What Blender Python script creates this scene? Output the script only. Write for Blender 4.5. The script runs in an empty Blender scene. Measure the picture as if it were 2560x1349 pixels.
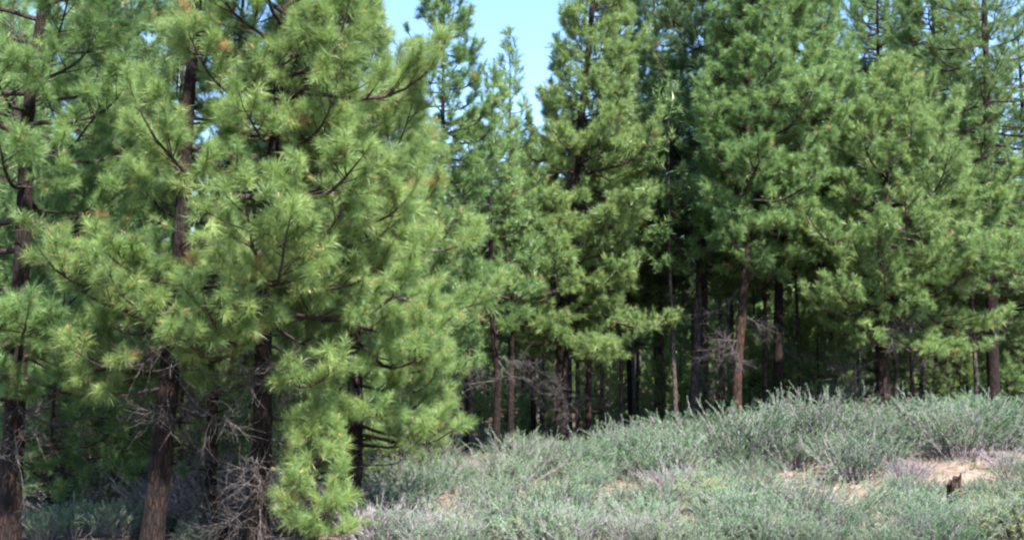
import bpy, math, random
import numpy as np

# ------------------------------------------------------------------ camera, sky, sun, exposure
S = bpy.context.scene
COL = S.collection
R = math.radians
F_PX, CX, CY = 2745.0, 1280.0, 674.5           # lens in photograph pixels
PITCH = math.atan((950 - CY) / F_PX)           # the horizon lies at row 950
CAM_Z = 2.0
cam_data = bpy.data.cameras.new('camera')
cam_data.sensor_width = 36.0
cam_data.lens = 36.0 * F_PX / 2560.0
cam_data.clip_end = 6000
cam = bpy.data.objects.new('camera', cam_data)
COL.objects.link(cam)
cam.location = (0, 0, CAM_Z)
cam.rotation_euler = (R(90) + PITCH, 0, 0)
S.camera = cam

SUN_EL = R(49)
SUN_AZ = R(152)                                 # clockwise from +Y (the view direction): right and behind
world = bpy.data.worlds.new('World')
S.world = world
world.use_nodes = True
wn = world.node_tree
wn.nodes.clear()
sky = wn.nodes.new('ShaderNodeTexSky')
sky.sky_type = 'NISHITA'
sky.sun_disc = False
sky.sun_elevation = SUN_EL
sky.sun_rotation = SUN_AZ
sky.altitude = 1200
sky.dust_density = 0.9
bg = wn.nodes.new('ShaderNodeBackground')
bg.inputs['Strength'].default_value = 0.098
wo = wn.nodes.new('ShaderNodeOutputWorld')
hsky = wn.nodes.new('ShaderNodeHueSaturation')
hsky.inputs['Saturation'].default_value = 1.12
wn.links.new(sky.outputs[0], hsky.inputs['Color'])
wn.links.new(hsky.outputs[0], bg.inputs[0])
wn.links.new(bg.outputs[0], wo.inputs[0])

sun_data = bpy.data.lights.new('sun', 'SUN')
sun_data.energy = 4.6
sun_data.angle = R(0.55)
sun_data.color = (1.0, 0.95, 0.87)
sun = bpy.data.objects.new('sun', sun_data)
COL.objects.link(sun)
sun.rotation_euler = (R(90) - SUN_EL, 0, R(180) - SUN_AZ)
sun.location = (20, -20, 40)

S.view_settings.view_transform = 'Standard'
S.view_settings.look = 'None'
S.view_settings.exposure = 2.25
S.view_settings.gamma = 1.0
cy = S.cycles
cy.max_bounces = 7
cy.diffuse_bounces = 4
cy.glossy_bounces = 2
cy.transmission_bounces = 5
cy.transparent_max_bounces = 4
cy.use_denoising = True
cy.filter_width = 2.3

# ------------------------------------------------------------------ helpers
UP = np.array([0, 0, 1.0])


def nrm(a):
    return a / np.maximum(np.linalg.norm(a, axis=-1, keepdims=True), 1e-9)


def at(px, py, Y):
    """point at distance Y seen at photograph pixel px, py"""
    X = (px - CX) / F_PX
    Z = (CY - py) / F_PX
    d = (X, math.cos(PITCH) - Z * math.sin(PITCH), math.sin(PITCH) + Z * math.cos(PITCH))
    return np.array([d[0] / d[1] * Y, Y, CAM_Z + d[2] / d[1] * Y])


def sstep(a, b, x):
    t = np.clip((x - a) / (b - a), 0, 1)
    return t * t * (3 - 2 * t)


def gz(x, y):
    """height of the ground"""
    z = 1.0 * sstep(2.0, 10.5, x) * sstep(15, 29, y)
    z = z + 0.10 * np.sin(x * 0.9 + 1.3) * np.sin(y * 0.7) + 0.05 * np.sin(x * 2.3 + y * 1.9)
    z = z + 1.2 * sstep(60, 200, y)
    return z


class MB:
    """collects tubes and slivers and links them as ONE mesh object"""

    def __init__(self):
        self.v, self.q, self.t, self.qm, self.tm, self.tint = [], [], [], [], [], []
        self.n = 0

    def add(self, verts, quads=None, tris=None, mat=0, tint=None):
        verts = np.asarray(verts, np.float32).reshape(-1, 3)
        self.v.append(verts)
        if quads is not None and len(quads):
            quads = np.asarray(quads, np.int32).reshape(-1, 4)
            self.q.append(quads + self.n)
            self.qm.append(np.full(len(quads), mat, np.int32))
        if tris is not None and len(tris):
            tris = np.asarray(tris, np.int32).reshape(-1, 3)
            self.t.append(tris + self.n)
            self.tm.append(np.full(len(tris), mat, np.int32))
        if tint is None:
            tint = np.full(len(verts), 0.5, np.float32)
        self.tint.append(np.broadcast_to(np.asarray(tint, np.float32), (len(verts),)))
        self.n += len(verts)

    def tubes(self, P, Rr, sides=3, mat=0, tint=None, rough=None, cap=False):
        """P [n,k,3] centre lines, Rr [n,k] radii"""
        P = np.asarray(P, float)
        Rr = np.asarray(Rr, float)
        if P.ndim == 2:
            P, Rr = P[None], Rr[None]
        n, k, _ = P.shape
        if n == 0:
            return
        T = nrm(np.gradient(P, axis=1))
        ref = np.where(np.abs(T[..., 2:3]) > 0.8, np.array([1.0, 0, 0]), UP)
        ref = np.where(np.abs(T[:, :1, 2:3]) > 0.8, np.array([1.0, 0, 0]), UP) + 0 * ref
        U = nrm(np.cross(T, ref))
        V = np.cross(T, U)
        a = np.arange(sides) * 2 * math.pi / sides
        rr = Rr[..., None]
        if rough is not None:
            rr = rr * rough
        ring = P[:, :, None, :] + (U[:, :, None, :] * np.cos(a)[:, None] + V[:, :, None, :] * np.sin(a)[:, None]) * (rr[..., None] if rough is not None else rr[..., None])
        idx = np.arange(n * k * sides).reshape(n, k, sides)
        nx = np.roll(idx, -1, axis=2)
        q = np.stack([idx[:, :-1], nx[:, :-1], nx[:, 1:], idx[:, 1:]], -1)
        tr = None
        if cap:
            c = idx[:, -1]
            tr = np.concatenate([np.stack([c[:, 0], c[:, j], c[:, j + 1]], -1) for j in range(1, sides - 1)])
        tv = None
        if tint is not None:
            tv = np.repeat(np.asarray(tint, float).reshape(n), k * sides)
        self.add(ring, q, tr, mat, tv)

    def build(self, name, mats, parent=None, smooth=True):
        me = bpy.data.meshes.new(name)
        v = np.concatenate(self.v)
        q = np.concatenate(self.q) if self.q else np.zeros((0, 4), np.int32)
        t = np.concatenate(self.t) if self.t else np.zeros((0, 3), np.int32)
        m = np.concatenate([*self.qm, *self.tm]) if (self.qm or self.tm) else np.zeros(0, np.int32)
        me.vertices.add(len(v))
        me.vertices.foreach_set('co', v.ravel())
        loops = np.concatenate([q.ravel(), t.ravel()]).astype(np.int32)
        me.loops.add(len(loops))
        me.loops.foreach_set('vertex_index', loops)
        starts = np.concatenate([np.arange(len(q)) * 4, len(q) * 4 + np.arange(len(t)) * 3]).astype(np.int32)
        me.polygons.add(len(starts))
        me.polygons.foreach_set('loop_start', starts)
        me.polygons.foreach_set('material_index', m)
        me.polygons.foreach_set('use_smooth', np.full(len(starts), smooth))
        me.update(calc_edges=True)
        at_ = me.attributes.new('tint', 'FLOAT', 'POINT')
        at_.data.foreach_set('value', np.concatenate(self.tint).astype(np.float32))
        for mm in (mats if isinstance(mats, (list, tuple)) else [mats]):
            me.materials.append(mm)
        o = bpy.data.objects.new(name, me)
        COL.objects.link(o)
        if parent is not None:
            o.parent = parent
        return o


def tag(o, label, cat, group=None, kind=None):
    if label:
        o['label'] = label
    if cat:
        o['category'] = cat
    if group:
        o['group'] = group
    if kind:
        o['kind'] = kind
    return o


def empty(name, loc, label, cat, group=None):
    o = bpy.data.objects.new(name, None)
    o.empty_display_size = 0.3
    COL.objects.link(o)
    o.location = loc
    return tag(o, label, cat, group)


def copy_tree(root):
    c = root.copy()
    COL.objects.link(c)
    for ch in [o for o in bpy.data.objects if o.parent == root]:
        d = ch.copy()
        COL.objects.link(d)
        d.parent = c
    return c


# ------------------------------------------------------------------ materials
def new_mat(name):
    m = bpy.data.materials.new(name)
    m.use_nodes = True
    nt = m.node_tree
    nt.nodes.clear()
    out = nt.nodes.new('ShaderNodeOutputMaterial')
    return m, nt, out


def ramp(nt, stops, interp='LINEAR'):
    r = nt.nodes.new('ShaderNodeValToRGB')
    r.color_ramp.interpolation = interp
    e = r.color_ramp.elements
    while len(e) < len(stops):
        e.new(0.5)
    for i, (p, c) in enumerate(stops):
        e[i].position = p
        e[i].color = (*c, 1)
    return r


def leaf_mat(name, stops, rough=0.42, spec=0.5, transl=0.3, hue_jit=0.012, val_jit=0.08):
    m, nt, out = new_mat(name)
    a = nt.nodes.new('ShaderNodeAttribute')
    a.attribute_name = 'tint'
    r = ramp(nt, stops)
    nt.links.new(a.outputs['Fac'], r.inputs[0])
    oi = nt.nodes.new('ShaderNodeObjectInfo')
    hs = nt.nodes.new('ShaderNodeHueSaturation')
    mr = nt.nodes.new('ShaderNodeMapRange')
    mr.inputs[3].default_value = 0.5 - hue_jit
    mr.inputs[4].default_value = 0.5 + hue_jit * 0.6
    nt.links.new(oi.outputs['Random'], mr.inputs[0])
    nt.links.new(mr.outputs[0], hs.inputs['Hue'])
    fr = nt.nodes.new('ShaderNodeMath')                            # every plant a little lighter or darker
    fr.operation = 'MULTIPLY_ADD'
    fr.inputs[1].default_value = 7.31
    fr.inputs[2].default_value = 0.37
    f2 = nt.nodes.new('ShaderNodeMath')
    f2.operation = 'FRACT'
    mv = nt.nodes.new('ShaderNodeMapRange')
    mv.inputs[3].default_value = 1 - val_jit
    mv.inputs[4].default_value = 1 + val_jit
    nt.links.new(oi.outputs['Random'], fr.inputs[0])
    nt.links.new(fr.outputs[0], f2.inputs[0])
    nt.links.new(f2.outputs[0], mv.inputs[0])
    nt.links.new(mv.outputs[0], hs.inputs['Value'])
    nt.links.new(r.outputs[0], hs.inputs['Color'])
    p = nt.nodes.new('ShaderNodeBsdfPrincipled')
    p.inputs['Roughness'].default_value = rough
    p.inputs['Specular IOR Level'].default_value = spec
    nt.links.new(hs.outputs[0], p.inputs['Base Color'])
    tr = nt.nodes.new('ShaderNodeBsdfTranslucent')
    nt.links.new(hs.outputs[0], tr.inputs[0])
    mx = nt.nodes.new('ShaderNodeMixShader')
    mx.inputs[0].default_value = transl
    nt.links.new(p.outputs[0], mx.inputs[1])
    nt.links.new(tr.outputs[0], mx.inputs[2])
    nt.links.new(mx.outputs[0], out.inputs[0])
    return m


def bark_mat(name, dark, mid, plate, sx=9.0, sz=2.2, bump=0.6):
    m, nt, out = new_mat(name)
    tc = nt.nodes.new('ShaderNodeTexCoord')
    mp = nt.nodes.new('ShaderNodeMapping')
    mp.inputs['Scale'].default_value = (sx, sx, sz)
    nt.links.new(tc.outputs['Object'], mp.inputs[0])
    nz = nt.nodes.new('ShaderNodeTexNoise')
    nz.inputs['Scale'].default_value = 1.6
    nz.inputs['Detail'].default_value = 5
    nt.links.new(mp.outputs[0], nz.inputs[0])
    ad = nt.nodes.new('ShaderNodeVectorMath')
    ad.operation = 'MULTIPLY_ADD'
    ad.inputs[1].default_value = (0.7, 0.7, 0.7)
    nt.links.new(nz.outputs['Color'], ad.inputs[0])
    nt.links.new(mp.outputs[0], ad.inputs[2])
    vo = nt.nodes.new('ShaderNodeTexVoronoi')
    vo.feature = 'DISTANCE_TO_EDGE'
    vo.inputs['Scale'].default_value = 1.3
    nt.links.new(ad.outputs[0], vo.inputs[0])
    r1 = ramp(nt, [(0.0, (0, 0, 0)), (0.22, (1, 1, 1))])
    nt.links.new(vo.outputs['Distance'], r1.inputs[0])
    n2 = nt.nodes.new('ShaderNodeTexNoise')
    n2.inputs['Scale'].default_value = 1.1
    n2.inputs['Detail'].default_value = 6
    nt.links.new(mp.outputs[0], n2.inputs[0])
    r2 = ramp(nt, [(0.35, mid), (0.68, plate)])
    nt.links.new(n2.outputs['Fac'], r2.inputs[0])
    mx = nt.nodes.new('ShaderNodeMix')
    mx.data_type = 'RGBA'
    mx.inputs[6].default_value = (*dark, 1)
    nt.links.new(r1.outputs[0], mx.inputs[0])
    nt.links.new(r2.outputs[0], mx.inputs[7])
    p = nt.nodes.new('ShaderNodeBsdfPrincipled')
    p.inputs['Roughness'].default_value = 0.9
    p.inputs['Specular IOR Level'].default_value = 0.2
    nt.links.new(mx.outputs[2], p.inputs['Base Color'])
    bp = nt.nodes.new('ShaderNodeBump')
    bp.inputs['Strength'].default_value = bump
    bp.inputs['Distance'].default_value = 0.03
    nt.links.new(r1.outputs[0], bp.inputs['Height'])
    nt.links.new(bp.outputs[0], p.inputs['Normal'])
    nt.links.new(p.outputs[0], out.inputs[0])
    return m


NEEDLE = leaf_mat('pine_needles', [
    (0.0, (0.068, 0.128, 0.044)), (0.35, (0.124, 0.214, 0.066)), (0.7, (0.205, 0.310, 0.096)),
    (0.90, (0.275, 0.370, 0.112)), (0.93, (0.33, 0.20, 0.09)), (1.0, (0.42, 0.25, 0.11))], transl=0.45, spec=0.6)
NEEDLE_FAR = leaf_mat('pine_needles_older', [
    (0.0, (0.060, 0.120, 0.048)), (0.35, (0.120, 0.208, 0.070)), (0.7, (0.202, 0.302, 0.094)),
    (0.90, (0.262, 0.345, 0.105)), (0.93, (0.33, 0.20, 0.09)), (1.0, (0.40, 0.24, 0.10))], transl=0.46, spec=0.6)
SAGE = leaf_mat('shrub_leaves', [
    (0.0, (0.060, 0.138, 0.052)), (0.35, (0.122, 0.216, 0.112)), (0.75, (0.192, 0.282, 0.184)), (1.0, (0.21, 0.28, 0.095))],
    rough=0.8, spec=0.12, transl=0.3, hue_jit=0.02, val_jit=0.26)
BARK = bark_mat('pine_bark', (0.004, 0.0035, 0.0035), (0.010, 0.007, 0.006), (0.032, 0.016, 0.012), 21, 4.2)
BARK_RED = bark_mat('red_pine_bark', (0.007, 0.005, 0.0045), (0.026, 0.014, 0.011), (0.078, 0.040, 0.028), 16, 3.5)
BARK_GREY = bark_mat('grey_pine_bark', (0.014, 0.012, 0.013), (0.055, 0.043, 0.042), (0.13, 0.10, 0.095), 16, 3.5)
LIMB = bark_mat('limb_bark', (0.010, 0.008, 0.008), (0.035, 0.026, 0.024), (0.08, 0.055, 0.048), 18, 18, 0.4)
DEAD = bark_mat('dead_wood', (0.028, 0.024, 0.023), (0.07, 0.058, 0.056), (0.15, 0.13, 0.13), 14, 14, 0.2)
TWIG = bark_mat('shrub_twigs', (0.10, 0.085, 0.095), (0.21, 0.18, 0.20), (0.34, 0.30, 0.33), 14, 14, 0.1)
STUMP = bark_mat('stump_wood', (0.008, 0.006, 0.005), (0.028, 0.017, 0.013), (0.075, 0.046, 0.035), 16, 3, 0.6)


def ground_mat():
    m, nt, out = new_mat('sandy_soil')
    tc = nt.nodes.new('ShaderNodeTexCoord')

    def noise(s, d=8, rgh=0.6):
        n = nt.nodes.new('ShaderNodeTexNoise')
        n.inputs['Scale'].default_value = s
        n.inputs['Detail'].default_value = d
        n.inputs['Roughness'].default_value = rgh
        nt.links.new(tc.outputs['Object'], n.inputs[0])
        return n
    a, b, c = noise(0.8), noise(7.0), noise(45.0, 4)
    r1 = ramp(nt, [(0.34, (0.12, 0.085, 0.07)), (0.5, (0.25, 0.18, 0.145)), (0.72, (0.33, 0.255, 0.215))])
    nt.links.new(b.outputs['Fac'], r1.inputs[0])
    r2 = ramp(nt, [(0.42, (0, 0, 0)), (0.62, (1, 1, 1))])
    nt.links.new(a.outputs['Fac'], r2.inputs[0])
    r3 = ramp(nt, [(0.38, (0.05, 0.037, 0.031)), (0.62, (0.24, 0.175, 0.143))])
    nt.links.new(c.outputs['Fac'], r3.inputs[0])
    mx = nt.nodes.new('ShaderNodeMix')
    mx.data_type = 'RGBA'
    nt.links.new(r2.outputs[0], mx.inputs[0])
    nt.links.new(r3.outputs[0], mx.inputs[6])
    nt.links.new(r1.outputs[0], mx.inputs[7])
    # brown needle litter lies under the pines
    sx = nt.nodes.new('ShaderNodeSeparateXYZ')
    nt.links.new(tc.outputs['Object'], sx.inputs[0])
    lit = nt.nodes.new('ShaderNodeMath')
    lit.operation = 'MULTIPLY_ADD'
    lit.inputs[1].default_value = 6.0
    nt.links.new(a.outputs['Fac'], lit.inputs[0])
    nt.links.new(sx.outputs['Y'], lit.inputs[2])
    lm = nt.nodes.new('ShaderNodeMapRange')
    lm.inputs[1].default_value = 27.5
    lm.inputs[2].default_value = 33.0
    nt.links.new(lit.outputs[0], lm.inputs[0])
    lx = nt.nodes.new('ShaderNodeMapRange')
    lx.inputs[1].default_value = -1.0
    lx.inputs[2].default_value = -3.0
    nt.links.new(sx.outputs['X'], lx.inputs[0])
    mm = nt.nodes.new('ShaderNodeMath')
    mm.operation = 'MAXIMUM'
    nt.links.new(lm.outputs[0], mm.inputs[0])
    nt.links.new(lx.outputs[0], mm.inputs[1])
    r4 = ramp(nt, [(0.35, (0.035, 0.025, 0.019)), (0.62, (0.105, 0.073, 0.055))])
    nt.links.new(c.outputs['Fac'], r4.inputs[0])
    soil = mx
    mx = nt.nodes.new('ShaderNodeMix')
    mx.data_type = 'RGBA'
    nt.links.new(mm.outputs[0], mx.inputs[0])
    nt.links.new(soil.outputs[2], mx.inputs[6])
    nt.links.new(r4.outputs[0], mx.inputs[7])
    p = nt.nodes.new('ShaderNodeBsdfPrincipled')
    p.inputs['Roughness'].default_value = 0.95
    p.inputs['Specular IOR Level'].default_value = 0.15
    nt.links.new(mx.outputs[2], p.inputs['Base Color'])
    bp = nt.nodes.new('ShaderNodeBump')
    bp.inputs['Strength'].default_value = 0.5
    bp.inputs['Distance'].default_value = 0.03
    nt.links.new(c.outputs['Fac'], bp.inputs['Height'])
    nt.links.new(bp.outputs[0], p.inputs['Normal'])
    nt.links.new(p.outputs[0], out.inputs[0])
    return m


SOIL = ground_mat()

# ------------------------------------------------------------------ ground
def build_ground():
    xs = np.concatenate([[-2500, -900, -300, -120], np.linspace(-60, 60, 161), [120, 300, 900, 2500]])
    ys = np.concatenate([[-600, -150, -40], np.linspace(-15, 90, 151), [110, 140, 200, 400, 1000, 3000]])
    X, Y = np.meshgrid(xs, ys, indexing='ij')
    rng = np.random.default_rng(5)
    Z = gz(X, Y) + rng.normal(0, 0.012, X.shape)
    idx = np.arange(X.size).reshape(X.shape)
    q = np.stack([idx[:-1, :-1], idx[1:, :-1], idx[1:, 1:], idx[:-1, 1:]], -1)
    mb = MB()
    mb.add(np.stack([X, Y, Z], -1), q)
    o = mb.build('ground', SOIL)
    tag(o, 'sandy tan forest floor showing in patches between the shrubs', 'ground', kind='structure')


build_ground()


# ------------------------------------------------------------------ pines
LOD = {  # needles per tuft, needle length, needle width, jointed needles, twig tubes, twigs per metre of limb
    'near': dict(m=120, ln=0.150, w=0.0026, seg=2, twigs=2, d2=8.0, d3=8.5),
    'mid': dict(m=34, ln=0.165, w=0.0090, seg=1, twigs=1, d2=8.5, d3=7.5),
    'far': dict(m=14, ln=0.210, w=0.028, seg=1, twigs=0, d2=7.5, d3=6),
}


def tufts(mb, P, D, size, lod, rng, tint, mat=0):
    """sprays of long needles at the twig ends P pointing along D"""
    n = len(P)
    if n == 0:
        return
    L = LOD[lod]
    m = L['m']
    D = nrm(D)
    ref = np.where(np.abs(D[:, 2:3]) > 0.9, np.array([1.0, 0, 0]), UP)
    U = nrm(np.cross(D, ref))
    V = np.cross(D, U)
    th = np.radians(10 + 72 * rng.random((n, m)))
    ph = rng.random((n, m)) * 2 * math.pi
    nd = (D[:, None] * np.cos(th)[..., None] + (U[:, None] * np.cos(ph)[..., None] + V[:, None] * np.sin(ph)[..., None]) * np.sin(th)[..., None])
    ln = (L['ln'] * size)[:, None] * (0.6 + 0.55 * rng.random((n, m)))
    base = P[:, None] - D[:, None] * ((1.0 * L['ln'] * size)[:, None] * rng.random((n, m)))[..., None]
    W = nrm(np.cross(nd, rng.normal(size=(n, m, 3)))) * (L['w'] * (0.8 + 0.5 * rng.random((n, m))) * size[:, None])[..., None]
    tip = base + nd * ln[..., None]
    tip += rng.normal(0, .07, tip.shape) * ln[..., None]
    tip[..., 2] -= 0.05 * ln                                       # needles sag a little
    tv = np.clip(tint[:, None] + rng.normal(0, 0.07, (n, m)), 0, 0.9)
    tv = np.where(tint[:, None] > 0.92, tint[:, None], tv)
    if L['seg'] == 2:
        midp = base + nd * (ln * 0.55)[..., None] + UP * (0.02 * ln)[..., None]
        v = np.stack([base - W * .35, base + W * .35, midp + W * .5, midp - W * .5, tip], 2)
        i = (np.arange(n * m) * 5)[:, None]
        mb.add(v, i + np.array([0, 1, 2, 3]), i + np.array([3, 2, 4]), mat, np.repeat(tv.ravel(), 5))
    else:
        v = np.stack([base - W * .5, base + W * .5, tip], 2)
        i = (np.arange(n * m) * 3)[:, None]
        mb.add(v, None, i + np.array([0, 1, 2]), mat, np.repeat(tv.ravel(), 3))


def bend(start, az, e0, L, rng, k=9, droop=0.3, lift=0.6, wander=0.12):
    """centre line of a limb that sags and then turns up"""
    s = np.linspace(0, 1, k)
    e = e0 - droop * np.sin(math.pi * np.minimum(s * 1.2, 1)) + lift * s ** 2.2 + np.cumsum(rng.normal(0, wander * .6, k))
    a = az + np.cumsum(rng.normal(0, wander, k))
    st = np.stack([np.cos(e) * np.cos(a), np.cos(e) * np.sin(a), np.sin(e)], -1) * (L / (k - 1))
    st[0] = 0
    return start + np.cumsum(st, axis=0)


def along(P, s):
    k = len(P)
    f = np.clip(s, 0, 1) * (k - 1)
    i = np.minimum(f.astype(int), k - 2)
    w = (f - i)[:, None]
    return P[i] * (1 - w) + P[i + 1] * w, nrm(P[i + 1] - P[i])


def foliage_on(mb, P, L, lod, rng, smin, dens, tint0, tsize, wood):
    """twigs and needle sprays along one limb"""
    C = LOD[lod]
    n2 = max(3, int(L * C['d2'] * dens * (1 - smin) * 1.3))
    s = smin + (1 - smin) * rng.random(n2) ** 0.85
    s[0] = 1.0
    b, t = along(P, s)
    side = nrm(np.cross(t, UP))
    sg = np.where(np.arange(n2) % 2, 1.0, -1.0)[:, None]
    ang = rng.uniform(0.5, 1.15, n2)[:, None]
    ang[0] = 0.1
    d = nrm(t * np.cos(ang) + side * sg * np.sin(ang) + UP * rng.uniform(-0.12, 0.55, n2)[:, None])
    l2 = (0.14 + 0.34 * L * (1.02 - s) + 0.10 * L * (1 - smin)) * rng.uniform(0.55, 1.15, n2)
    l2 = np.minimum(l2, 1.1)
    ss = np.linspace(0, 1, 4)
    Q = b[:, None] + d[:, None] * (l2[:, None] * ss)[..., None] + UP * (0.16 * l2[:, None] * ss ** 2)[..., None]
    if C['twigs'] >= 1:
        mb.tubes(Q, np.outer(0.006 + 0.008 * l2, [1, .8, .6, .4]), 3, wood)
    mmax = 9
    cnt = np.clip((2 + l2 * C['d3'] * 1.25 * dens).astype(int), 2, mmax)
    mask = np.arange(mmax)[None] < cnt[:, None]
    s3 = 0.25 + 0.75 * rng.random((n2, mmax)) ** 0.7
    s3[:, 0] = 1
    f = s3 * 3
    i = np.minimum(f.astype(int), 2)
    w = (f - i)[..., None]
    r_ = np.arange(n2)[:, None]
    p3 = Q[r_, i] * (1 - w) + Q[r_, i + 1] * w
    d3 = nrm(d[:, None] * 0.8 + rng.normal(0, 0.5, (n2, mmax, 3)) + UP * 0.45)
    d3[:, 0] = nrm(d + UP * 0.4)
    l3 = rng.uniform(0.05, 0.24, (n2, mmax))
    l3[:, 0] = 0.06
    e3 = p3 + d3 * l3[..., None]
    p3, d3, e3 = p3[mask], d3[mask], e3[mask]
    if C['twigs'] >= 2:
        mb.tubes(np.stack([p3, e3], 1), np.tile([0.005, 0.003], (len(p3), 1)), 3, wood)
    nt_ = len(e3)
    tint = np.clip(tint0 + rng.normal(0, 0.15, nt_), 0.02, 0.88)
    dead = rng.random(nt_) < 0.006
    tint = np.where(dead, 0.97, tint)
    size = tsize * rng.uniform(0.6, 1.25, nt_)
    tufts(mb, e3, d3, size, lod, rng, tint, 0)
    if lod == 'near':                                              # orange cone buds in the middle of some sprays
        pick = rng.random(nt_) < 0.12
        bp, bd = e3[pick], nrm(d3[pick])
        mb.tubes(np.stack([bp, bp + bd * 0.03, bp + bd * 0.055], 1), np.tile([0.008, 0.012, 0.004], (len(bp), 1)), 4, 0, np.full(len(bp), 0.98))


def dead_limb(mb, start, az, e0, L, r, rng, fine=2, drop=0.5, mat=0):
    """a bare grey branch with crooked twigs"""
    P = bend(start, az, e0, L, rng, 9, drop, 0.1, 0.2)
    mb.tubes(P, np.linspace(r, r * 0.3, 9), 5, mat)
    n2 = int(6 + L * 9)
    s = rng.uniform(0.25, 1, n2)
    b, t = along(P, s)
    d = nrm(t + rng.normal(0, 0.65, (n2, 3)) - UP * 0.2)
    l2 = rng.uniform(0.2, 0.55, n2) * (0.5 + 0.4 * L)
    ss = np.linspace(0, 1, 5)
    cur = rng.normal(0, 0.25, (n2, 3)) - UP * 0.12
    Q = b[:, None] + d[:, None] * (l2[:, None] * ss)[..., None] + cur[:, None] * (l2[:, None] * ss ** 2)[..., None]
    mb.tubes(Q, np.outer(np.full(n2, r * 0.38), [1, .85, .7, .5, .3]), 3, mat)
    if fine > 1:
        m = 6
        f = rng.uniform(1.2, 4, (n2, m))
        i = np.minimum(f.astype(int), 3)
        w = (f - i)[..., None]
        r_ = np.arange(n2)[:, None]
        b3 = (Q[r_, i] * (1 - w) + Q[r_, i + 1] * w).reshape(-1, 3)
        d3 = nrm(np.repeat(d, m, 0) + rng.normal(0, 0.8, (n2 * m, 3)))
        l3 = rng.uniform(0.08, 0.3, n2 * m)
        s3 = np.array([0, .5, 1.0])
        c3 = rng.normal(0, 0.3, (n2 * m, 3))
        T = b3[:, None] + d3[:, None] * (l3[:, None] * s3)[..., None] + c3[:, None] * (l3[:, None] * s3 ** 2)[..., None]
        mb.tubes(T, np.tile([r * 0.26, r * 0.2, r * 0.12], (n2 * m, 1)), 3, mat)


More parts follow.
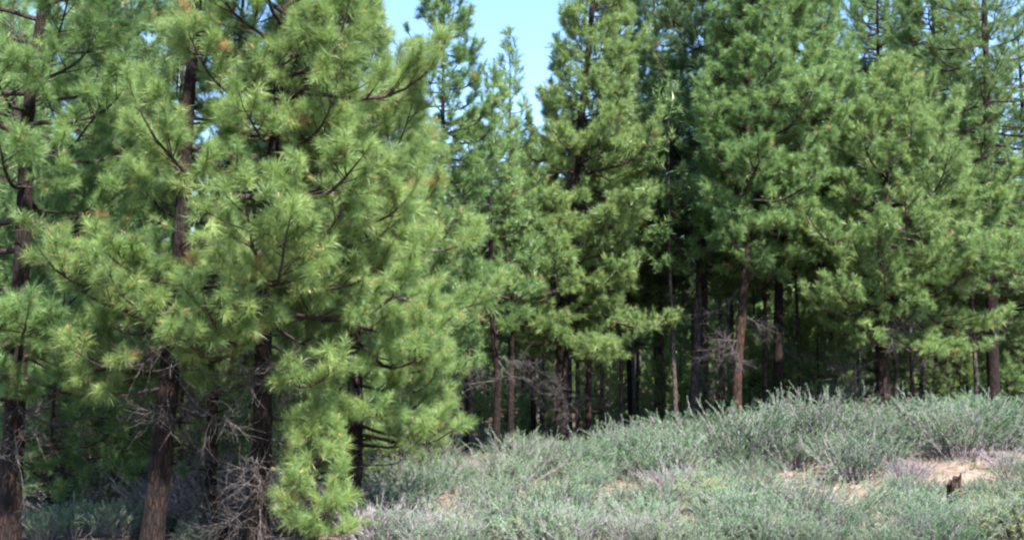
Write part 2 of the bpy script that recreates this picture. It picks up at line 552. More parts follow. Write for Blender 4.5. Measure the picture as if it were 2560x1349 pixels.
def pine(label, loc, H, r0, cb, Rm, lod='mid', seed=1, path=None, nl=None, dens=1.0, prof=None, bias=None, tint=0.45,
         bark=None, tsize=1.0, separate_limbs=False, dead=0, dead_z=(0.8, 3.0), dead_len=(0.6, 1.4), group=None, name='pine_tree',
         cat='pine tree', extra=(), gaps=(), e_low=-0.15, cone=None):
    """tree > trunk, crown, limbs, dead branches. path: [(z, dx, dy)] of the trunk's centre line"""
    rng = np.random.default_rng(seed)
    root = empty(name, (loc[0], loc[1], loc[2]), label, cat, group)
    bark = bark or BARK
    if path is None:
        lean = rng.normal(0, 0.012, 2)
        path = [(0, 0, 0), (H * .5, lean[0] * H * .5 + rng.normal(0, .04), lean[1] * H * .5), (H, lean[0] * H, lean[1] * H)]
    pz, px_, py_ = [np.array(c, float) for c in zip(*path)]
    sm = lambda zz, c: np.interp(zz, pz, c)

    def axis(z):
        z = np.asarray(z, float)
        k = 0.03 * H
        x = (sm(z - k, px_) + sm(z, px_) + sm(z + k, px_)) / 3
        y = (sm(z - k, py_) + sm(z, py_) + sm(z + k, py_)) / 3
        return np.stack([x, y, z], -1)

    def rad(z):
        u = np.clip(z / H, 0, 1)
        return r0 * (0.06 + 0.94 * (1 - u) ** 0.85) * (1 + 0.35 * np.exp(-np.maximum(z + 0.1, 0) / 0.16))
    # trunk
    near = lod == 'near'
    k, sides = (60, 22) if near else ((30, 10) if lod == 'mid' else (14, 7))
    z = np.linspace(-0.25, H * 0.995, k)
    rough = 1 + rng.normal(0, 0.06 if near else 0.05, (1, k, sides))
    mb = MB()
    mb.tubes(axis(z), rad(z), sides, 0, rough=rough, cap=True)
    stubs = 10 if near else (5 if lod == 'mid' else 0)
    for _ in range(stubs):                                         # short broken stubs on the bare stem
        zz = rng.uniform(0.6, max(cb, 1.2))
        a = rng.uniform(0, 2 * math.pi)
        d = np.array([math.cos(a), math.sin(a), rng.uniform(-.2, .4)])
        p0 = axis(zz)
        l_ = rad(zz) + rng.uniform(.05, .22)
        mb.tubes(np.stack([p0, p0 + d * l_ * .6, p0 + d * l_]), np.array([.016, .012, .006]), 4)
    mb.build('trunk', bark, root)
    # living limbs
    crown = MB()
    prof = prof or ([0, .12, .35, .7, .9, 1], [.55, .9, 1, .62, .3, .06])
    nl = nl or int((H - cb) * 6.5)
    u = (np.arange(nl) + rng.random(nl)) / nl
    az = np.arange(nl) * 2.39996 + rng.normal(0, .35, nl) + rng.random() * 6.28
    specs = []
    for i in range(nl):
        zz = cb + (H - cb) * u[i] ** 1.0
        L = Rm * np.interp(u[i], prof[0], prof[1]) * rng.uniform(.68, 1.12)
        if bias:
            L *= 1 + bias[1] * math.cos(az[i] - bias[0])
        if any(g0 < zz < g1 for g0, g1 in gaps) and math.sin(az[i]) < .05:
            continue
        e0 = e_low + 0.95 * u[i] ** 1.2 + rng.normal(0, .12)
        specs.append((zz, az[i], e0, max(L, 0.15), .34, .75, 0.22 if near else .12))
    for x in extra:
        specs.append((*x, .3, .6, 0.30))
    for (zz, a, e0, L, droop, lift, smin) in specs:
        if zz > H * .98 or (near and zz > 6.9 and rng.random() < .55):
            continue
        p0 = axis(zz)
        P = bend(p0, a, e0, L, rng, 9, droop, lift, 0.10)
        lr = min(0.011 + 0.0135 * L, rad(zz) * .6)
        if separate_limbs and L > 0.7:
            lm = MB()
            lm.tubes(P, np.linspace(lr, lr * .25, 9), 6)
            lm.build('limb', LIMB, root)
        elif lod != 'far' or L > 0.8:
            crown.tubes(P, np.linspace(lr, lr * .25, 9), 5 if lod != 'far' else 3, 1)
        foliage_on(crown, P, L, lod, rng, smin, dens, tint, tsize, 1)
    # leader
    foliage_on(crown, axis(np.linspace(H * .93, H, 5)), max(0.5, H * .06), lod, rng, 0.1, dens, tint, tsize, 1)
    crown.build('crown', [NEEDLE if near else NEEDLE_FAR, LIMB], root, smooth=False)
    # bare dead branches low on the stem
    for _ in range(dead):
        dm = MB()
        zz = rng.uniform(*dead_z)
        dead_limb(dm, axis(zz), rng.uniform(0, 2 * math.pi), rng.uniform(-.5, .35), rng.uniform(*dead_len), 0.011 if near else 0.014, rng, 2)
        dm.build('dead_branch', DEAD, root)
    return root


def px_path(pts, Y, H, loc):
    """trunk line through the given photograph points, as offsets from the base"""
    out = [(0, 0, 0)]
    for (x, y) in pts:
        p = at(x, y, Y)
        out.append((p[2] - loc[2], p[0] - loc[0], 0))
    out = [o for i, o in enumerate(out) if i == 0 or o[0] > 0.2]
    out.sort()
    z0, x0, _ = out[-1]
    if len(out) > 1:
        z1, x1, _ = out[-2]
        sl = np.clip((x0 - x1) / max(z0 - z1, .1), -.08, .08)
        out.append((max(H, z0 + .5), x0 + sl * (H - z0), 0))
    return out


def base(px, Y):
    x = (px - CX) / F_PX * Y / math.cos(PITCH) * math.cos(PITCH)
    x = at(px, 950, Y)[0]
    return (x, Y, float(gz(x, Y)))


LANDMARKS = []   # (photo column, phrase) that other labels lean on


def hero(label, short, px, Y, pts=(), H=12, **kw):
    loc = base(px, Y)
    path = px_path(pts, Y, H, loc) if pts else None
    if short:
        LANDMARKS.append((px, short))
    return pine(label, loc, H, path=path, **kw)


PI = math.pi
# the near row at the left, 13 to 15 m away
hero('thick dark pine trunk at the left edge with upswept bare limbs', 'thick dark trunk at the left edge', 36, 13.4,
     [(38, 1000), (60, 550), (66, 300), (98, 80)], 9.4, r0=0.14, cb=2.2, Rm=2.3, lod='near', seed=11, separate_limbs=True,
     nl=60, dens=.95, dead=5, dead_z=(1.0, 2.3), tint=.42, gaps=[(3.3, 4.3)], bias=(PI, .3),
     extra=[(2.0, -.8, .1, 1.2), (1.8, -1.5, .1, 1.0), (2.2, -2.2, .1, 1.1), (3.4, 0.5, .55, 1.6), (2.7, .1, .5, 1.3), (3.9, 0.6, .45, 1.6), (2.3, -.5, .35, 1.3), (2.1, -.3, .1, 1.5)])
hero('leaning reddish pine trunk, second from the left, lit on its right side', 'leaning reddish trunk', 388, 13.0,
     [(405, 1150), (430, 850), (452, 650), (460, 400), (482, 130)], 9.6, r0=0.135, cb=2.7, Rm=2.3, lod='near', seed=23,
     separate_limbs=True, nl=54, dens=.85, dead=9, dead_z=(1.4, 3.1), dead_len=(.7, 1.3), tint=.5, gaps=[(3.4, 6.3)],
     extra=[(3.0, -.3, .35, 1.4), (4.7, .1, .55, 1.2), (5.6, 0.05, .25, 1.6), (2.7, -2.6, .3, 1.6), (2.6, -2.0, .15, 1.5), (2.9, 3.0, .3, 1.8), (2.25, -2.9, .1, 1.6), (2.1, 2.6, .1, 1.5), (2.35, -2.3, .1, 1.3), (1.9, -2.6, .05, 1.0), (2.3, -.4, .1, 1.1)])
hero('thin dark pine stem between the leaning reddish trunk and a darker one', 'thin dark stem', 536, 14.2,
     [(532, 950), (560, 600)], 8.5, r0=0.085, cb=2.4, Rm=1.5, lod='near', seed=31, nl=46, separate_limbs=True, dead=13, dead_z=(.5, 2.8), dead_len=(.4, .9), tint=.4)
hero('pine with a short dark stem under a broad bright crown and tan dead needles', 'dark stem under the broad crown', 650, 13.3,
     [(655, 1150), (660, 700), (690, 300)], 8.9, r0=0.13, cb=2.05, Rm=2.05, lod='near', seed=47, separate_limbs=True,
     nl=76, dens=1.0, dead=18, dead_z=(.4, 2.3), dead_len=(.5, 1.1), tint=.55, bias=(-.8, .28))
hero('bright green bushy pine with its crown bulging to the right toward the clearing', 'bright bushy pine by the clearing', 880, 14.6,
     [(890, 1050), (880, 600), (850, 100)], 7.5, r0=0.12, cb=1.75, Rm=1.7, lod='near', seed=58, separate_limbs=True,
     nl=76, dens=1.05, dead=5, dead_z=(.5, 1.6), tint=.6, bias=(-.3, .12),
     extra=[(1.15, .1, .05, 1.15), (1.4, -.5, .1, 1.25), (1.55, .5, .1, 1.2), (1.3, -.15, .0, 1.4)])
hero('small bushy young pine growing in front of the dark stem', None, 800, 12.9, [], 1.5, r0=.03, cb=.2, Rm=.37,
     lod='near', seed=63, nl=28, dens=1.0, tint=.58, name='young_pine', cat='young pine', prof=([0, .2, .6, 1], [.8, 1, .75, .25]))

# the middle row, 24 to 36 m away
hero('airy pine with sky showing through its crown, left of the sky gap', 'airy pine left of the sky gap', 1105, 25, [(1105, 500), (1110, 0)], 13.5,
     r0=.09, cb=2.2, Rm=1.5, seed=71, dens=1.2, nl=110, tint=.42)
hero('slim crooked dark pine stem standing alone at the back of the clearing', 'slim crooked stem in the clearing', 1238, 26.8,
     [(1246, 950), (1230, 800), (1227, 600), (1224, 450), (1236, 160)], 9.7, r0=.10, cb=3.2, Rm=1.4, seed=72, dens=1.0, nl=60, dead=4)
hero('narrow spire-topped pine pointing into the middle of the sky gap', 'spire-topped pine', 1276, 28.2, [(1278, 900), (1275, 400), (1275, 80)], 10.9,
     r0=.09, cb=3.0, Rm=1.35, seed=73, dens=1.0, nl=64, prof=([0, .3, .6, .8, 1], [.8, 1, .6, .42, .1]), dead=2)
hero('tall cone-shaped pine with a sunlit crown right of the sky gap', 'tall cone-shaped pine', 1400, 29.5,
     [(1402, 950), (1420, 600), (1475, 100)], 19, r0=.17, cb=2.7, Rm=2.45, seed=74, dens=1.3, nl=210, tint=.52, dead=11, dead_z=(.8, 3.0), dead_len=(.9, 1.9),
     prof=([0, .12, .3, .45, .6, 1], [.75, 1, .9, .6, .38, .08]), bias=(-.4, .22))
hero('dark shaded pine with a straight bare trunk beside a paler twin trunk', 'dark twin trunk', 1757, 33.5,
     [(1755, 800), (1757, 450), (1770, 0)], 19.5, r0=.20, cb=4.8, Rm=2.9, seed=75, dens=1.2, nl=110, tint=.08, bark=BARK_GREY, dead=4, dead_z=(1.5, 5))  # very dark needle tint puts the neighbour's shade into this crown's colour
hero('paler grey pine trunk, left one of the close twin pair', 'pale twin trunk', 1731, 31.5,
     [(1738, 950), (1748, 700)], 11.5, r0=.15, cb=4.2, Rm=1.8, seed=76, dens=1, nl=50, tint=.3, bark=BARK_GREY, dead=3, dead_z=(1, 4))
hero('orange-red pine trunk with broken pale branches right of the twin pair', 'orange-red trunk', 1838, 28.5,
     [(1842, 940), (1866, 640), (1866, 250)], 15.0, r0=.14, cb=4.8, Rm=2.3, seed=77, dens=1.2, nl=120, tint=.48, bark=BARK_RED, dead=9, dead_z=(1.5, 4.6), dead_len=(.6, 1.5),
     bias=(-.3, .35))
hero('pine with a sunlit rounded crown just right of the orange-red trunk', 'sunlit rounded crown', 1946, 30, [(1945, 800), (1960, 300)], 17,
     r0=.14, cb=4.0, Rm=2.7, seed=78, dens=1.15, nl=120, tint=.5, dead=5, dead_z=(1.5, 4.5))
hero('low wide pine with layered bright boughs reaching to the right', 'low wide layered pine', 2206, 28.5, [(2207, 850), (2215, 500)], 9.2,
     r0=.17, cb=2.2, Rm=3.1, seed=79, dens=1.15, nl=95, tint=.52, dead=13, dead_z=(.9, 2.8), dead_len=(.9, 2.0), bias=(-.3, .18), bark=BARK_RED)
hero('pine whose dark bare stem shows high above the low wide pine', 'pine behind the low wide one', 2196, 37.5, [(2200, 500), (2196, 200)], 17,
     r0=.15, cb=8.6, Rm=2.3, seed=80, dens=.85, nl=66, tint=.4)
hero('sunlit pine with a full crown left of the right-hand dark trunk', 'full crown at the right', 2345, 34, [(2340, 500)], 15.5,
     r0=.15, cb=2.6, Rm=2.7, seed=81, dens=1.05, nl=130, tint=.5, dead=4)
hero('tall dark-trunked pine at right with sparse boughs against the sky', 'dark trunk at the right', 2482, 30, [(2482, 900), (2476, 600), (2464, 100)], 16,
     r0=.17, cb=3.4, Rm=2.3, seed=82, dens=.85, nl=95, tint=.4, dead=5)
hero('shaded pine at the far right edge of the photo', 'pine at the right edge', 2600, 33, [], 12, r0=.17, cb=1.5, Rm=2.5, seed=83, dens=1, nl=90, tint=.35)
hero('slender sunlit pine behind the tall cone-shaped one', None, 1580, 36, [], 18, r0=.13, cb=2.8, Rm=2.2, seed=84, dens=1, nl=110, tint=.42)
hero('straight orange-barked thin trunk seen right of the clearing', 'thin orange trunk', 1322, 41, [(1322, 900)], 9.0, r0=.12, cb=4.2, Rm=1.3, seed=85, dens=.8, nl=36, bark=BARK_RED)
hero('tall pine rising behind the rounded crown at upper right', None, 2085, 38, [], 17, r0=.15, cb=4, Rm=2.4, seed=86, dens=1, nl=100, tint=.42)
hero('narrow pine filling the gap left of the spire-topped one', None, 1165, 30.5, [], 9.3, r0=.09, cb=2.9, Rm=1.7, seed=87, dens=1.1, nl=70, tint=.46)
hero('narrow pine between the spire-topped one and the tall cone-shaped one', None, 1335, 33, [], 9.6, r0=.09, cb=3.1, Rm=1.7, seed=88, dens=1.1, nl=70, tint=.4)

hero('very tall pine filling the skyline between the two rightmost dark stems', None, 2255, 41, [], 20, r0=.17, cb=5, Rm=2.5, seed=97, dens=1, nl=120, tint=.45)
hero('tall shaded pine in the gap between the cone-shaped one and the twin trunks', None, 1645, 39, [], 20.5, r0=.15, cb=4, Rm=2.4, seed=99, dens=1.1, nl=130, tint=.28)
hero('tall background pine at upper right touching the dark sparse one', None, 2425, 43, [], 17.5, r0=.16, cb=4, Rm=2.3, seed=98, dens=.95, nl=110, tint=.42)

# pines hidden in the shade behind the near row
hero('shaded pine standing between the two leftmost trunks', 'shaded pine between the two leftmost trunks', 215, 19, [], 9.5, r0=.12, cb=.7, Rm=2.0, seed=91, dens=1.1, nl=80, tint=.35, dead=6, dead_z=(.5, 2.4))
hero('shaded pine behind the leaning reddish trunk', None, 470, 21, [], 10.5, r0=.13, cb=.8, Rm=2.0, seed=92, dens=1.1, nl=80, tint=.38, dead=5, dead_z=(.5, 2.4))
hero('pine behind the broad bright crown, left of the clearing', None, 780, 20, [], 10.5, r0=.13, cb=.8, Rm=2.0, seed=93, dens=1.1, nl=80, tint=.45, dead=4, dead_z=(.5, 2.0))
hero('tall shaded pine rising behind the thick trunk at the left edge', None, 75, 21, [], 14, r0=.13, cb=1.2, Rm=2.3, seed=95, dens=1.1, nl=100, tint=.4)
hero('tall pine behind the leftmost pair, high in the upper left', None, 290, 25, [], 15, r0=.14, cb=2, Rm=2.4, seed=96, dens=1.1, nl=100, tint=.42)
hero('pine behind the bright bushy pine, its crown showing above it', None, 985, 22, [], 8.2, r0=.13, cb=1.5, Rm=1.7, seed=94, dens=1.1, nl=80, tint=.45, dead=3, dead_z=(.5, 2.0))

# ------------------------------------------------------------------ background stand
ORD = ['first', 'second', 'third', 'fourth', 'fifth', 'sixth', 'seventh', 'eighth', 'ninth', 'tenth']
protos = []
for i, (H, cb, Rm, r0, dn) in enumerate([(12, 2.1, 2.2, .12, 1.1), (10.5, 3.0, 2.0, .11, 1.1), (13, 4.2, 2.3, .13, 1.1), (9, 1.2, 1.9, .1, 1.1), (9.5, 4.6, 1.3, .075, .9)]):
    protos.append((pine(None, (0, 0, 0), H, r0, cb, Rm, 'far', 200 + i, dens=dn, nl=int((H - cb) * 7.5), tint=.38, bark=[BARK, BARK_RED, BARK_GREY, BARK, BARK_GREY][i], name='background_pine',
                        group='pines in the background stand'), H))
rnd = random.Random(77)
spots = []
tries = 0
while len(spots) < 150 and tries < 6000:
    tries += 1
    Y = rnd.uniform(36, 84) if len(spots) > 20 else rnd.uniform(30, 42)
    px = rnd.uniform(-350, 2900)
    x = at(px, 950, Y)[0]
    if any((x - a) ** 2 + (Y - b) ** 2 < 2.3 ** 2 for a, b, _ in spots):
        continue
    if Y < 38 and any(abs(px - l) < 60 for l, _ in LANDMARKS):
        continue
    spots.append((x, Y, px))
NPOLE = len(spots)
for j in range(34):
    px = 1120 + j * 41 + rnd.uniform(-22, 22)
    Y = rnd.uniform(29.5, 38)
    if all(abs(px - l) > 16 for l, _ in LANDMARKS):
        spots.append((at(px, 950, Y)[0], Y, px))
bgs = []
used = set()
for j, (x, Y, px) in enumerate(spots):
    k = 4 if j >= NPOLE else rnd.choice([0, 1, 2, 3, 4, 4, 4]) if Y < 60 else rnd.randrange(4)
    proto, H0 = protos[k]
    # the crowns stay under the skyline of the photograph
    top = np.interp(px, [0, 900, 1000, 1150, 1210, 1340, 1420, 1500, 1900, 2300, 2600], [-50, -50, 40, 200, 330, 330, 230, 60, 60, 130, 250])
    zt = at(px, top + rnd.uniform(0, 160), Y)[2] - gz(x, Y)
    sc = min(zt / H0, rnd.uniform(.85, 1.3))
    if k in used:
        o = copy_tree(proto)
    else:
        o = proto
        used.add(k)
    o.location = (x, Y, float(gz(x, Y)))
    o.rotation_euler = (0, 0, rnd.uniform(0, 6.28))
    o.scale = (sc * .95, sc * .95, sc)
    bgs.append((px, Y, k, o))
KIND = ['dark-barked', 'reddish-barked', 'grey-barked', 'low-branched', 'pole-like']
lab = {}
for px, Y, k, o in bgs:
    l = min(LANDMARKS, key=lambda a: abs(a[0] - px))
    lab.setdefault((k, l, 'left' if px < l[0] else 'right'), []).append((abs(px - l[0]), o))
for (k, l, sd), lst in lab.items():
    for i, (_, o) in enumerate(sorted(lst, key=lambda a: a[0])):
        o['label'] = f"{ORD[i] + ' ' if len(lst) > 1 else ''}{KIND[k]} background pine {sd} of the {l[1]}"
        o['category'] = 'pine tree'

# young pines in the understorey
yp = [pine(None, (0, 0, 0), 2.6, .04, .25, .95, 'mid', 300, nl=34, dens=.8, tint=.62, name='young_pine', group='young pines under the stand', cat='young pine',
           prof=([0, .2, .6, 1], [.85, 1, .7, .2])),
      pine(None, (0, 0, 0), 3.6, .05, .5, 1.15, 'mid', 301, nl=40, dens=.75, tint=.5, name='young_pine', group='young pines under the stand', cat='young pine',
           prof=([0, .2, .6, 1], [.8, 1, .65, .2]))]
ysp = [(120, 22), (300, 25), (430, 27), (580, 20), (700, 24), (1010, 19.5), (905, 25), (1130, 34), (1350, 40), (1560, 37), (1640, 40), (2000, 34), (2090, 33), (2300, 33),
       (2420, 36), (1900, 42), (1470, 44), (1200, 47), (200, 33), (-40, 20), (2530, 38), (1700, 46), (1050, 40), (820, 32)]
ysp += [(1268, 33.5), (1300, 36), (1660, 35), (1795, 33.5), (1905, 35), (2050, 33), (2400, 33), (2560, 31.5), (1500, 34), (140, 15.6), (290, 16.4), (455, 15.8), (590, 16.2), (20, 16.5), (165, 16.5), (300, 18.0), (480, 17.5), (610, 18.5), (95, 18.5), (390, 20.5), (240, 21)]
for _ in range(40):
    Y = rnd.uniform(33, 62)
    ysp.append((rnd.uniform(-60, 2640), Y))
yl = []
usedy = set()
for j, (px, Y) in enumerate(ysp):
    k = j % 2
    o = copy_tree(yp[k]) if k in usedy else yp[k]
    usedy.add(k)
    b = base(px, Y)
    s_ = rnd.uniform(.6, 1.05)
    o.location = b
    o.rotation_euler = (0, 0, rnd.uniform(0, 6.28))
    o.scale = (s_, s_, s_)
    yl.append((px, Y, k, o))
lab = {}
for px, Y, k, o in yl:
    l = min(LANDMARKS, key=lambda a: abs(a[0] - px))
    lab.setdefault((l, 'left' if px < l[0] else 'right'), []).append((abs(px - l[0]), o))
for (l, sd), lst in lab.items():
    for i, (_, o) in enumerate(sorted(lst, key=lambda a: a[0])):
        o['label'] = f"{ORD[i] + ' ' if len(lst) > 1 else ''}young pine in the shade, {sd} of the {l[1]}"


# the wood beyond, one mass
def far_wood():
    rng = np.random.default_rng(9)
    mb = MB()
    for i in range(230):
        Y = rng.uniform(86, 150)
        x = rng.uniform(-.62, .62) * Y
        z0 = float(gz(x, Y))
        H = rng.uniform(8, 11)
        mb.tubes(np.array([[x, Y, z0 - .2], [x, Y, z0 + H]]), np.array([.16, .03]), 5, 1)
        n = 520
        u = rng.random(n) ** 1.1
        rr = (1 - u) * rng.uniform(1.9, 2.6) * np.sqrt(rng.random(n)) + .15
        a = rng.random(n) * 6.28
        P = np.stack([x + rr * np.cos(a), Y + rr * np.sin(a), z0 + .5 + u * (H - .5)], -1)
        D = nrm(np.stack([np.cos(a), np.sin(a), np.full(n, .7)], -1) + rng.normal(0, .3, (n, 3)))
        tufts(mb, P, D, np.full(n, 2.9), 'far', rng, np.clip(rng.normal(.35, .16, n), .02, .88))
    o = mb.build('distant_wood', [NEEDLE_FAR, LIMB], smooth=False)
    tag(o, 'distant mass of pines closing the view behind the trunks', 'wood', kind='stuff')


far_wood()


# ------------------------------------------------------------------ shrubs
def make_shrub(name, seed, h, w, leafy, tint, nst=70):
    """shrub > stems, foliage: upright wands with slivers of leaf"""
    rng = np.random.default_rng(seed)
    root = bpy.data.objects.new(name, None)
    COL.objects.link(root)
    st, fo = MB(), MB()
    a = rng.random(nst) * 2 * PI
    sp = rng.random(nst) ** .7
    b = np.stack([np.cos(a) * sp * w * .22, np.sin(a) * sp * w * .22, np.full(nst, -.03)], -1)
    el = PI / 2 - sp * rng.uniform(.5, 1.15, nst)
    L = h * rng.uniform(.74, 1.05, nst)
    d = np.stack([np.cos(el) * np.cos(a), np.cos(el) * np.sin(a), np.sin(el)], -1)
    s = np.linspace(0, 1, 6)
    cur = rng.normal(0, .12, (nst, 3)) + UP * .08
    Q = b[:, None] + d[:, None] * (L[:, None] * s)[..., None] * .9 + cur[:, None] * (L[:, None] * s ** 2)[..., None]
    st.tubes(Q, np.outer(rng.uniform(.006, .012, nst), [1, .9, .75, .6, .45, .3]), 3)
    m = 8
    f = rng.uniform(1.4, 5, (nst, m))
    i = np.minimum(f.astype(int), 4)
    wt = (f - i)[..., None]
    r_ = np.arange(nst)[:, None]
    b2 = (Q[r_, i] * (1 - wt) + Q[r_, i + 1] * wt).reshape(-1, 3)
    d2 = nrm(np.repeat(d, m, 0) + rng.normal(0, .38, (nst * m, 3)) + UP * .35)
    n2 = nst * m
    l2 = rng.uniform(.10, .26, n2) * (h / .9)
    s2 = np.array([0, .5, 1.])
    c2 = rng.normal(0, .15, (n2, 3))
    T = b2[:, None] + d2[:, None] * (l2[:, None] * s2)[..., None] + c2[:, None] * (l2[:, None] * s2 ** 2)[..., None]
    st.tubes(T, np.tile([.0045, .0035, .002], (n2, 1)), 3)
    st.build('stems', TWIG, root)
    nlv = leafy
    if nlv:
        k = rng.random((n2, nlv)) ** .8
        f = k * 2
        i = np.minimum(f.astype(int), 1)
        wt = (f - i)[..., None]
        r_ = np.arange(n2)[:, None]
        p = T[r_, i] * (1 - wt) + T[r_, i + 1] * wt
        ld = nrm(d2[:, None] + rng.normal(0, .55, (n2, nlv, 3)))
        ll = rng.uniform(.022, .045, (n2, nlv))
        W = nrm(np.cross(ld, rng.normal(size=ld.shape))) * rng.uniform(.003, .005, (n2, nlv))[..., None]
        c = p + ld * (ll * .55)[..., None]
        v = np.stack([p, c + W, p + ld * ll[..., None], c - W], 2)
        tv = np.clip(tint + np.repeat(rng.normal(0, .13, nst), m)[:, None] + rng.normal(0, .1, (n2, nlv)), 0, 1)
        i4 = (np.arange(n2 * nlv) * 4)[:, None]
        fo.add(v, i4 + np.array([0, 1, 2, 3]), None, 0, np.repeat(tv.ravel(), 4))
        fo.build('foliage', SAGE, root, smooth=False)
    return root


KINDS = [  # name, words, height, spread, leaves per twig, tint
    ('sagebrush', 'pale grey-green sagebrush', .85, 1.1, 30, .55),
    ('sagebrush', 'silvery sagebrush', .7, 1.0, 28, .64),
    ('bitterbrush', 'tall green bitterbrush', 1.15, 1.4, 30, .16),
    ('rabbitbrush', 'yellow-green rabbitbrush', .75, .9, 28, .95),
    ('bitterbrush', 'half-bare twiggy bitterbrush', .9, 1.3, 10, .35),
    ('dead_shrub', 'bare purplish dead shrub', .6, 1.0, 0, .3),
    ('bitterbrush', 'mid-green rounded bitterbrush', .95, 1.3, 32, .22),
]
shr = [make_shrub(k[0], 400 + i, k[2], k[3], k[4], k[5], 80) for i, k in enumerate(KINDS)]
spots = []
rs = random.Random(31)


def put(px, Y, k=None, s=1.0):
    x = at(px, 950, Y)[0]
    spots.append((x, Y, px, rs.choices(range(7), [26, 16, 16, 7, 14, 9, 16])[0] if k is None else k, s))


bare = [(1700, 1150, .75), (2280, 1160, .6), (2110, 1275, .5), (1560, 1190, .45), (2010, 1205, .45), (2450, 1120, .5), (1790, 1235, .4), (1330, 1240, .4), (1900, 1165, .5)]   # patches of open soil (pixels)
bare3 = []
for (bx, by, br) in bare:
    for Y in np.arange(13, 32, .1):
        x = at(bx, 950, Y)[0]
        if at(bx, by, Y)[2] <= gz(x, Y):
            bare3.append((x, Y, br))
            break
tries = 0
while len(spots) < 118 and tries < 20000:
    tries += 1
    Y = 12.6 + 18.5 * rs.random() ** .9
    px = rs.uniform(930, 2750)
    if px < 1300 and 20 < Y:
        continue
    x = at(px, 950, Y)[0]
    gap = (1.3 if px > 1480 and 15.5 < Y < 23 else .98) if Y < 22 else 1.1
    if any((x - a) ** 2 + (Y - b) ** 2 < gap ** 2 for a, b, *_ in spots):
        continue
    if any((x - a) ** 2 + ((Y - b + 1.6 * r) / 3.6) ** 2 < r * r for a, b, r in bare3):
        continue
    if abs(px - 2372) < 80 and 14.4 < Y < 16.8:
        continue
    front = Y < 18.5
    k = rs.choices(range(7), [30, 26, 8, 10, 12, 8, 8] if front else [18, 8, 26, 5, 14, 9, 22])[0]
    spots.append((x, Y, px, k, min(rs.choice([.55, .7, .85, 1.0, 1.15, 1.3]), 9 if Y > 18.5 and px > 1500 else .95)))
for (px, Y, k, s) in [(1850, 23, 2, 1.75), (2050, 23.5, 2, 1.6), (1960, 24.5, 6, 1.7), (2400, 22, 2, 1.4), (2500, 23, 6, 1.5), (2320, 23.5, 0, 1.5), (1450, 22, 6, 1.3),
                      (1570, 23, 2, 1.2), (2130, 20, 0, 1.2), (2240, 25, 4, 1.2), (2310, 15.9, 0, .5), (2438, 15.9, 4, .5), (2362, 15.0, 1, .42), (2300, 17.4, 2, .6), (2440, 17.6, 0, .7), (255, 16, 5, 1.9), (490, 15.6, 5, 2.0), (570, 16.2, 5, 2.2), (625, 15, 5, 1.7), (330, 17, 5, 2.1), (150, 17, 5, 2.0), (720, 14.6, 5, 1.5), (120, 15.5, 1, .7), (330, 17.5, 0, 1), (90, 18, 4, 1), (470, 15.5, 4, 1), (600, 16, 4, 1), (720, 15.8, 0, 1), (940, 13.4, 5, 1.1), (985, 14.2, 5, 1.1),
                      (200, 14.2, 1, .7), (300, 14.4, 0, .7), (580, 14.6, 4, .9), (700, 14.4, 4, .7), (130, 14, 0, .6), (400, 15, 0, .7), (500, 13.8, 1, .55), (1120, 22.5, 5, .9), (1145, 19.5, 4, .6), (1200, 21, 5, .9), (1255, 20.5, 4, .6), (1180, 23.5, 5, .8), (1230, 24.5, 4, .6), (1140, 21, 5, .8), (1090, 25, 2, .9), (1370, 27, 4, .9)]:  # dead and half-bare shrubs near the crooked stem, added in place of crown shade
    put(px, Y, k, s)
for j in range(17):
    put(1000 + j * 102 + rs.uniform(-25, 25), rs.uniform(12.7, 13.9), rs.choice([0, 0, 1, 4, 6, 3]), rs.uniform(.6, .8))
used = set()
lab = {}
GL = LANDMARKS + [(2370, 'broken stump')]
for (x, Y, px, k, s) in spots:
    o = copy_tree(shr[k]) if k in used else shr[k]
    used.add(k)
    o.location = (x, Y, float(gz(x, Y)))
    o.rotation_euler = (0, 0, rs.uniform(0, 6.28))
    o.scale = (s * rs.uniform(.9, 1.15), s * rs.uniform(.9, 1.15), s * rs.uniform(.62, .85) * (.88 if Y > 24 else 1))
    l = min(GL, key=lambda a: abs(a[0] - px))
    row = 'front-row' if Y < 16 else ('mid-field' if Y < 22 else 'forest-edge')
    o['category'] = 'shrub'
    o['group'] = 'shrubs covering the open ground'
    lab.setdefault((k, l[1], row), []).append((px - l[0], o))
for (k, l, row), lst in lab.items():
    lst.sort(key=lambda a: a[0])
    for i, (dx, o) in enumerate(lst):
        w = KINDS[k][1]
        if len(lst) == 1:
            o['label'] = f'{row} {w} near the {l}'
        else:
            o['label'] = f'{row} {w} near {l}, {ORD[i]} from left'
for k, o in enumerate(shr):
    if k not in used:
        for ch in list(o.children):
            bpy.data.objects.remove(ch)
        bpy.data.objects.remove(o)


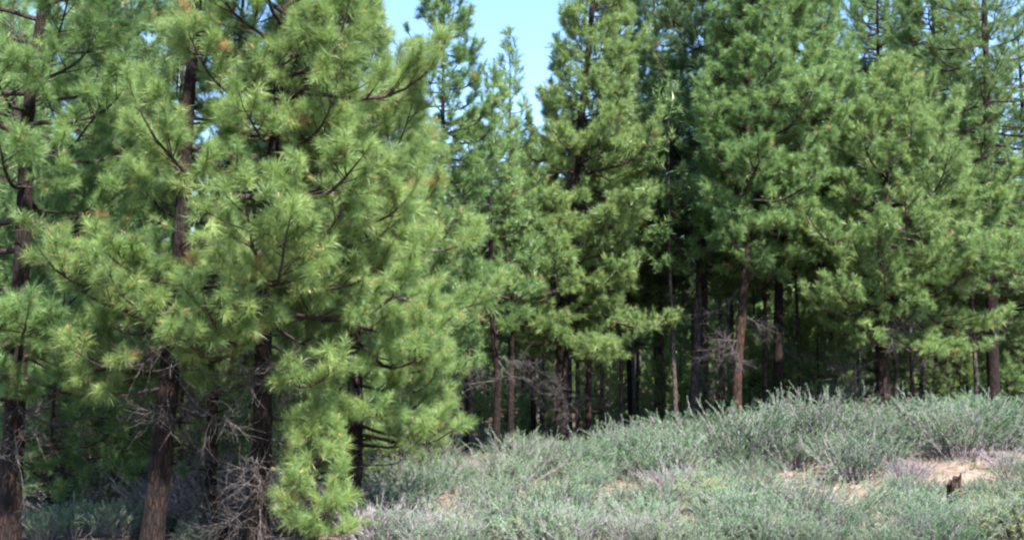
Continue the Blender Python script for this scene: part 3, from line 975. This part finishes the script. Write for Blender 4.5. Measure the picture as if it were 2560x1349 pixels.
# ------------------------------------------------------------------ ground cover: dry grass, low sage sprigs, litter of twigs
def ground_cover():
    rng = np.random.default_rng(17)
    n = 7500
    Y = 12.2 + 24 * rng.random(n) ** 1.2
    x = rng.uniform(-.52, .56, n) * Y
    m = 9
    mb = MB()
    P = np.stack([x, Y, gz(x, Y)], -1)
    keep = np.ones(n, bool)
    for (bx, by, br) in bare3:
        keep &= ((x - bx) ** 2 + ((Y - by) / 1.6) ** 2 > (br * .8) ** 2) | (rng.random(n) < .12)
    keep &= x > -1.5
    P = P[keep]
    n = len(P)
    b = P[:, None] + np.concatenate([rng.normal(0, .035, (n, m, 2)), np.zeros((n, m, 1))], -1)
    d = nrm(rng.normal(0, .4, (n, m, 3)) * [1, 1, .2] + UP)
    l = rng.uniform(.08, .26, (n, m)) * rng.uniform(.6, 1.3, n)[:, None]
    W = nrm(np.cross(d, rng.normal(size=d.shape))) * .005
    v = np.stack([b - W, b + W, b + d * l[..., None]], 2)
    i = (np.arange(n * m) * 3)[:, None]
    tv = np.repeat(np.clip(rng.normal(.5, .25, n), 0, 1), m * 3)
    mb.add(v, None, i + np.array([0, 1, 2]), 0, tv)
    g = leaf_mat('dry_grass_blades', [(0, (.12, .16, .08)), (.4, (.20, .21, .14)), (.7, (.28, .24, .19)), (1, (.32, .26, .20))], .7, .2, .25, .01)
    tag(mb.build('dry_grass', g, smooth=False), 'thin dry grass between the shrubs', 'grass', kind='stuff')
    mb = MB()
    n = 2600
    Y = 12.2 + 24 * rng.random(n) ** 1.2
    x = rng.uniform(-.52, .56, n) * Y
    p = np.stack([x, Y, gz(x, Y) + .012], -1)
    a = rng.random(n) * 6.28
    d = np.stack([np.cos(a), np.sin(a), rng.uniform(0, .25, n)], -1)
    l = rng.uniform(.08, .5, n)
    c = rng.normal(0, .12, (n, 3))
    s = np.array([0, .5, 1.])
    Q = p[:, None] + d[:, None] * (l[:, None] * s)[..., None] + c[:, None] * [1, 1, .3] * (l[:, None] * s ** 2)[..., None]
    mb.tubes(Q, np.outer(rng.uniform(.004, .011, n), [1, .8, .4]), 4)
    tag(mb.build('fallen_twigs', DEAD), 'grey fallen twigs littering the soil', 'twigs', kind='stuff')


ground_cover()


# ------------------------------------------------------------------ stump and fallen wood
def stump():
    Y = 16.6
    x = at(2372, 950, Y)[0]
    root = empty('stump', (x, Y, float(gz(x, Y))), 'broken reddish-brown stump standing among the shrubs at right', 'stump')
    rng = np.random.default_rng(3)
    mb = MB()
    k, sides = 12, 18
    z = np.linspace(-.1, .56, k)
    ang = np.arange(sides) * 2 * PI / sides
    rr = (.10 + .07 * np.exp(-np.maximum(z, 0) / .1))[:, None] * (1 + .1 * np.sin(ang * 5)[None] + rng.normal(0, .04, (k, sides)))
    X = np.cos(ang) * rr + .05 * z[:, None]
    Yy = np.sin(ang) * rr
    Z = z[:, None] + np.zeros((1, sides))
    Z[-1] += rng.uniform(-.10, .07, sides) + .06 * np.cos(ang)
    Z[-2] += (Z[-1] - z[-1]) * .5
    idx = np.arange(k * sides).reshape(k, sides)
    nx = np.roll(idx, -1, 1)
    mb.add(np.stack([X, Yy, Z], -1), np.stack([idx[:-1], nx[:-1], nx[1:], idx[1:]], -1))
    mb.build('stem', STUMP, root)
    tp = MB()
    c = np.array([[.03, 0, .49]])
    top = np.stack([X[-1], Yy[-1], Z[-1]], -1) * [.99, .99, 1] - [0, 0, .004]
    tp.add(np.concatenate([top, c]), None, [[j, (j + 1) % sides, sides] for j in range(sides)])
    tp.build('broken_top', STUMP, root)


stump()


def stick(name, label, px, Y, L, az, e0, seed, cat, r=.018):
    rng = np.random.default_rng(seed)
    x = at(px, 950, Y)[0]
    mb = MB()
    dead_limb(mb, np.array([0, 0, .02]), az, e0, L, r, rng, 1, -.1)
    o = mb.build(name, DEAD)
    o.location = (x, Y, float(gz(x, Y)))
    tag(o, label, cat)


stick('fallen_branch', 'forked dead branch sticking up from the bare soil patch', 1690, 21.5, .8, 1.2, .9, 1, 'branch')
stick('fallen_branch', 'crooked grey branch lying at right among shrubs by the stump', 2480, 17.5, 1.2, .4, .25, 4, 'branch', .022)
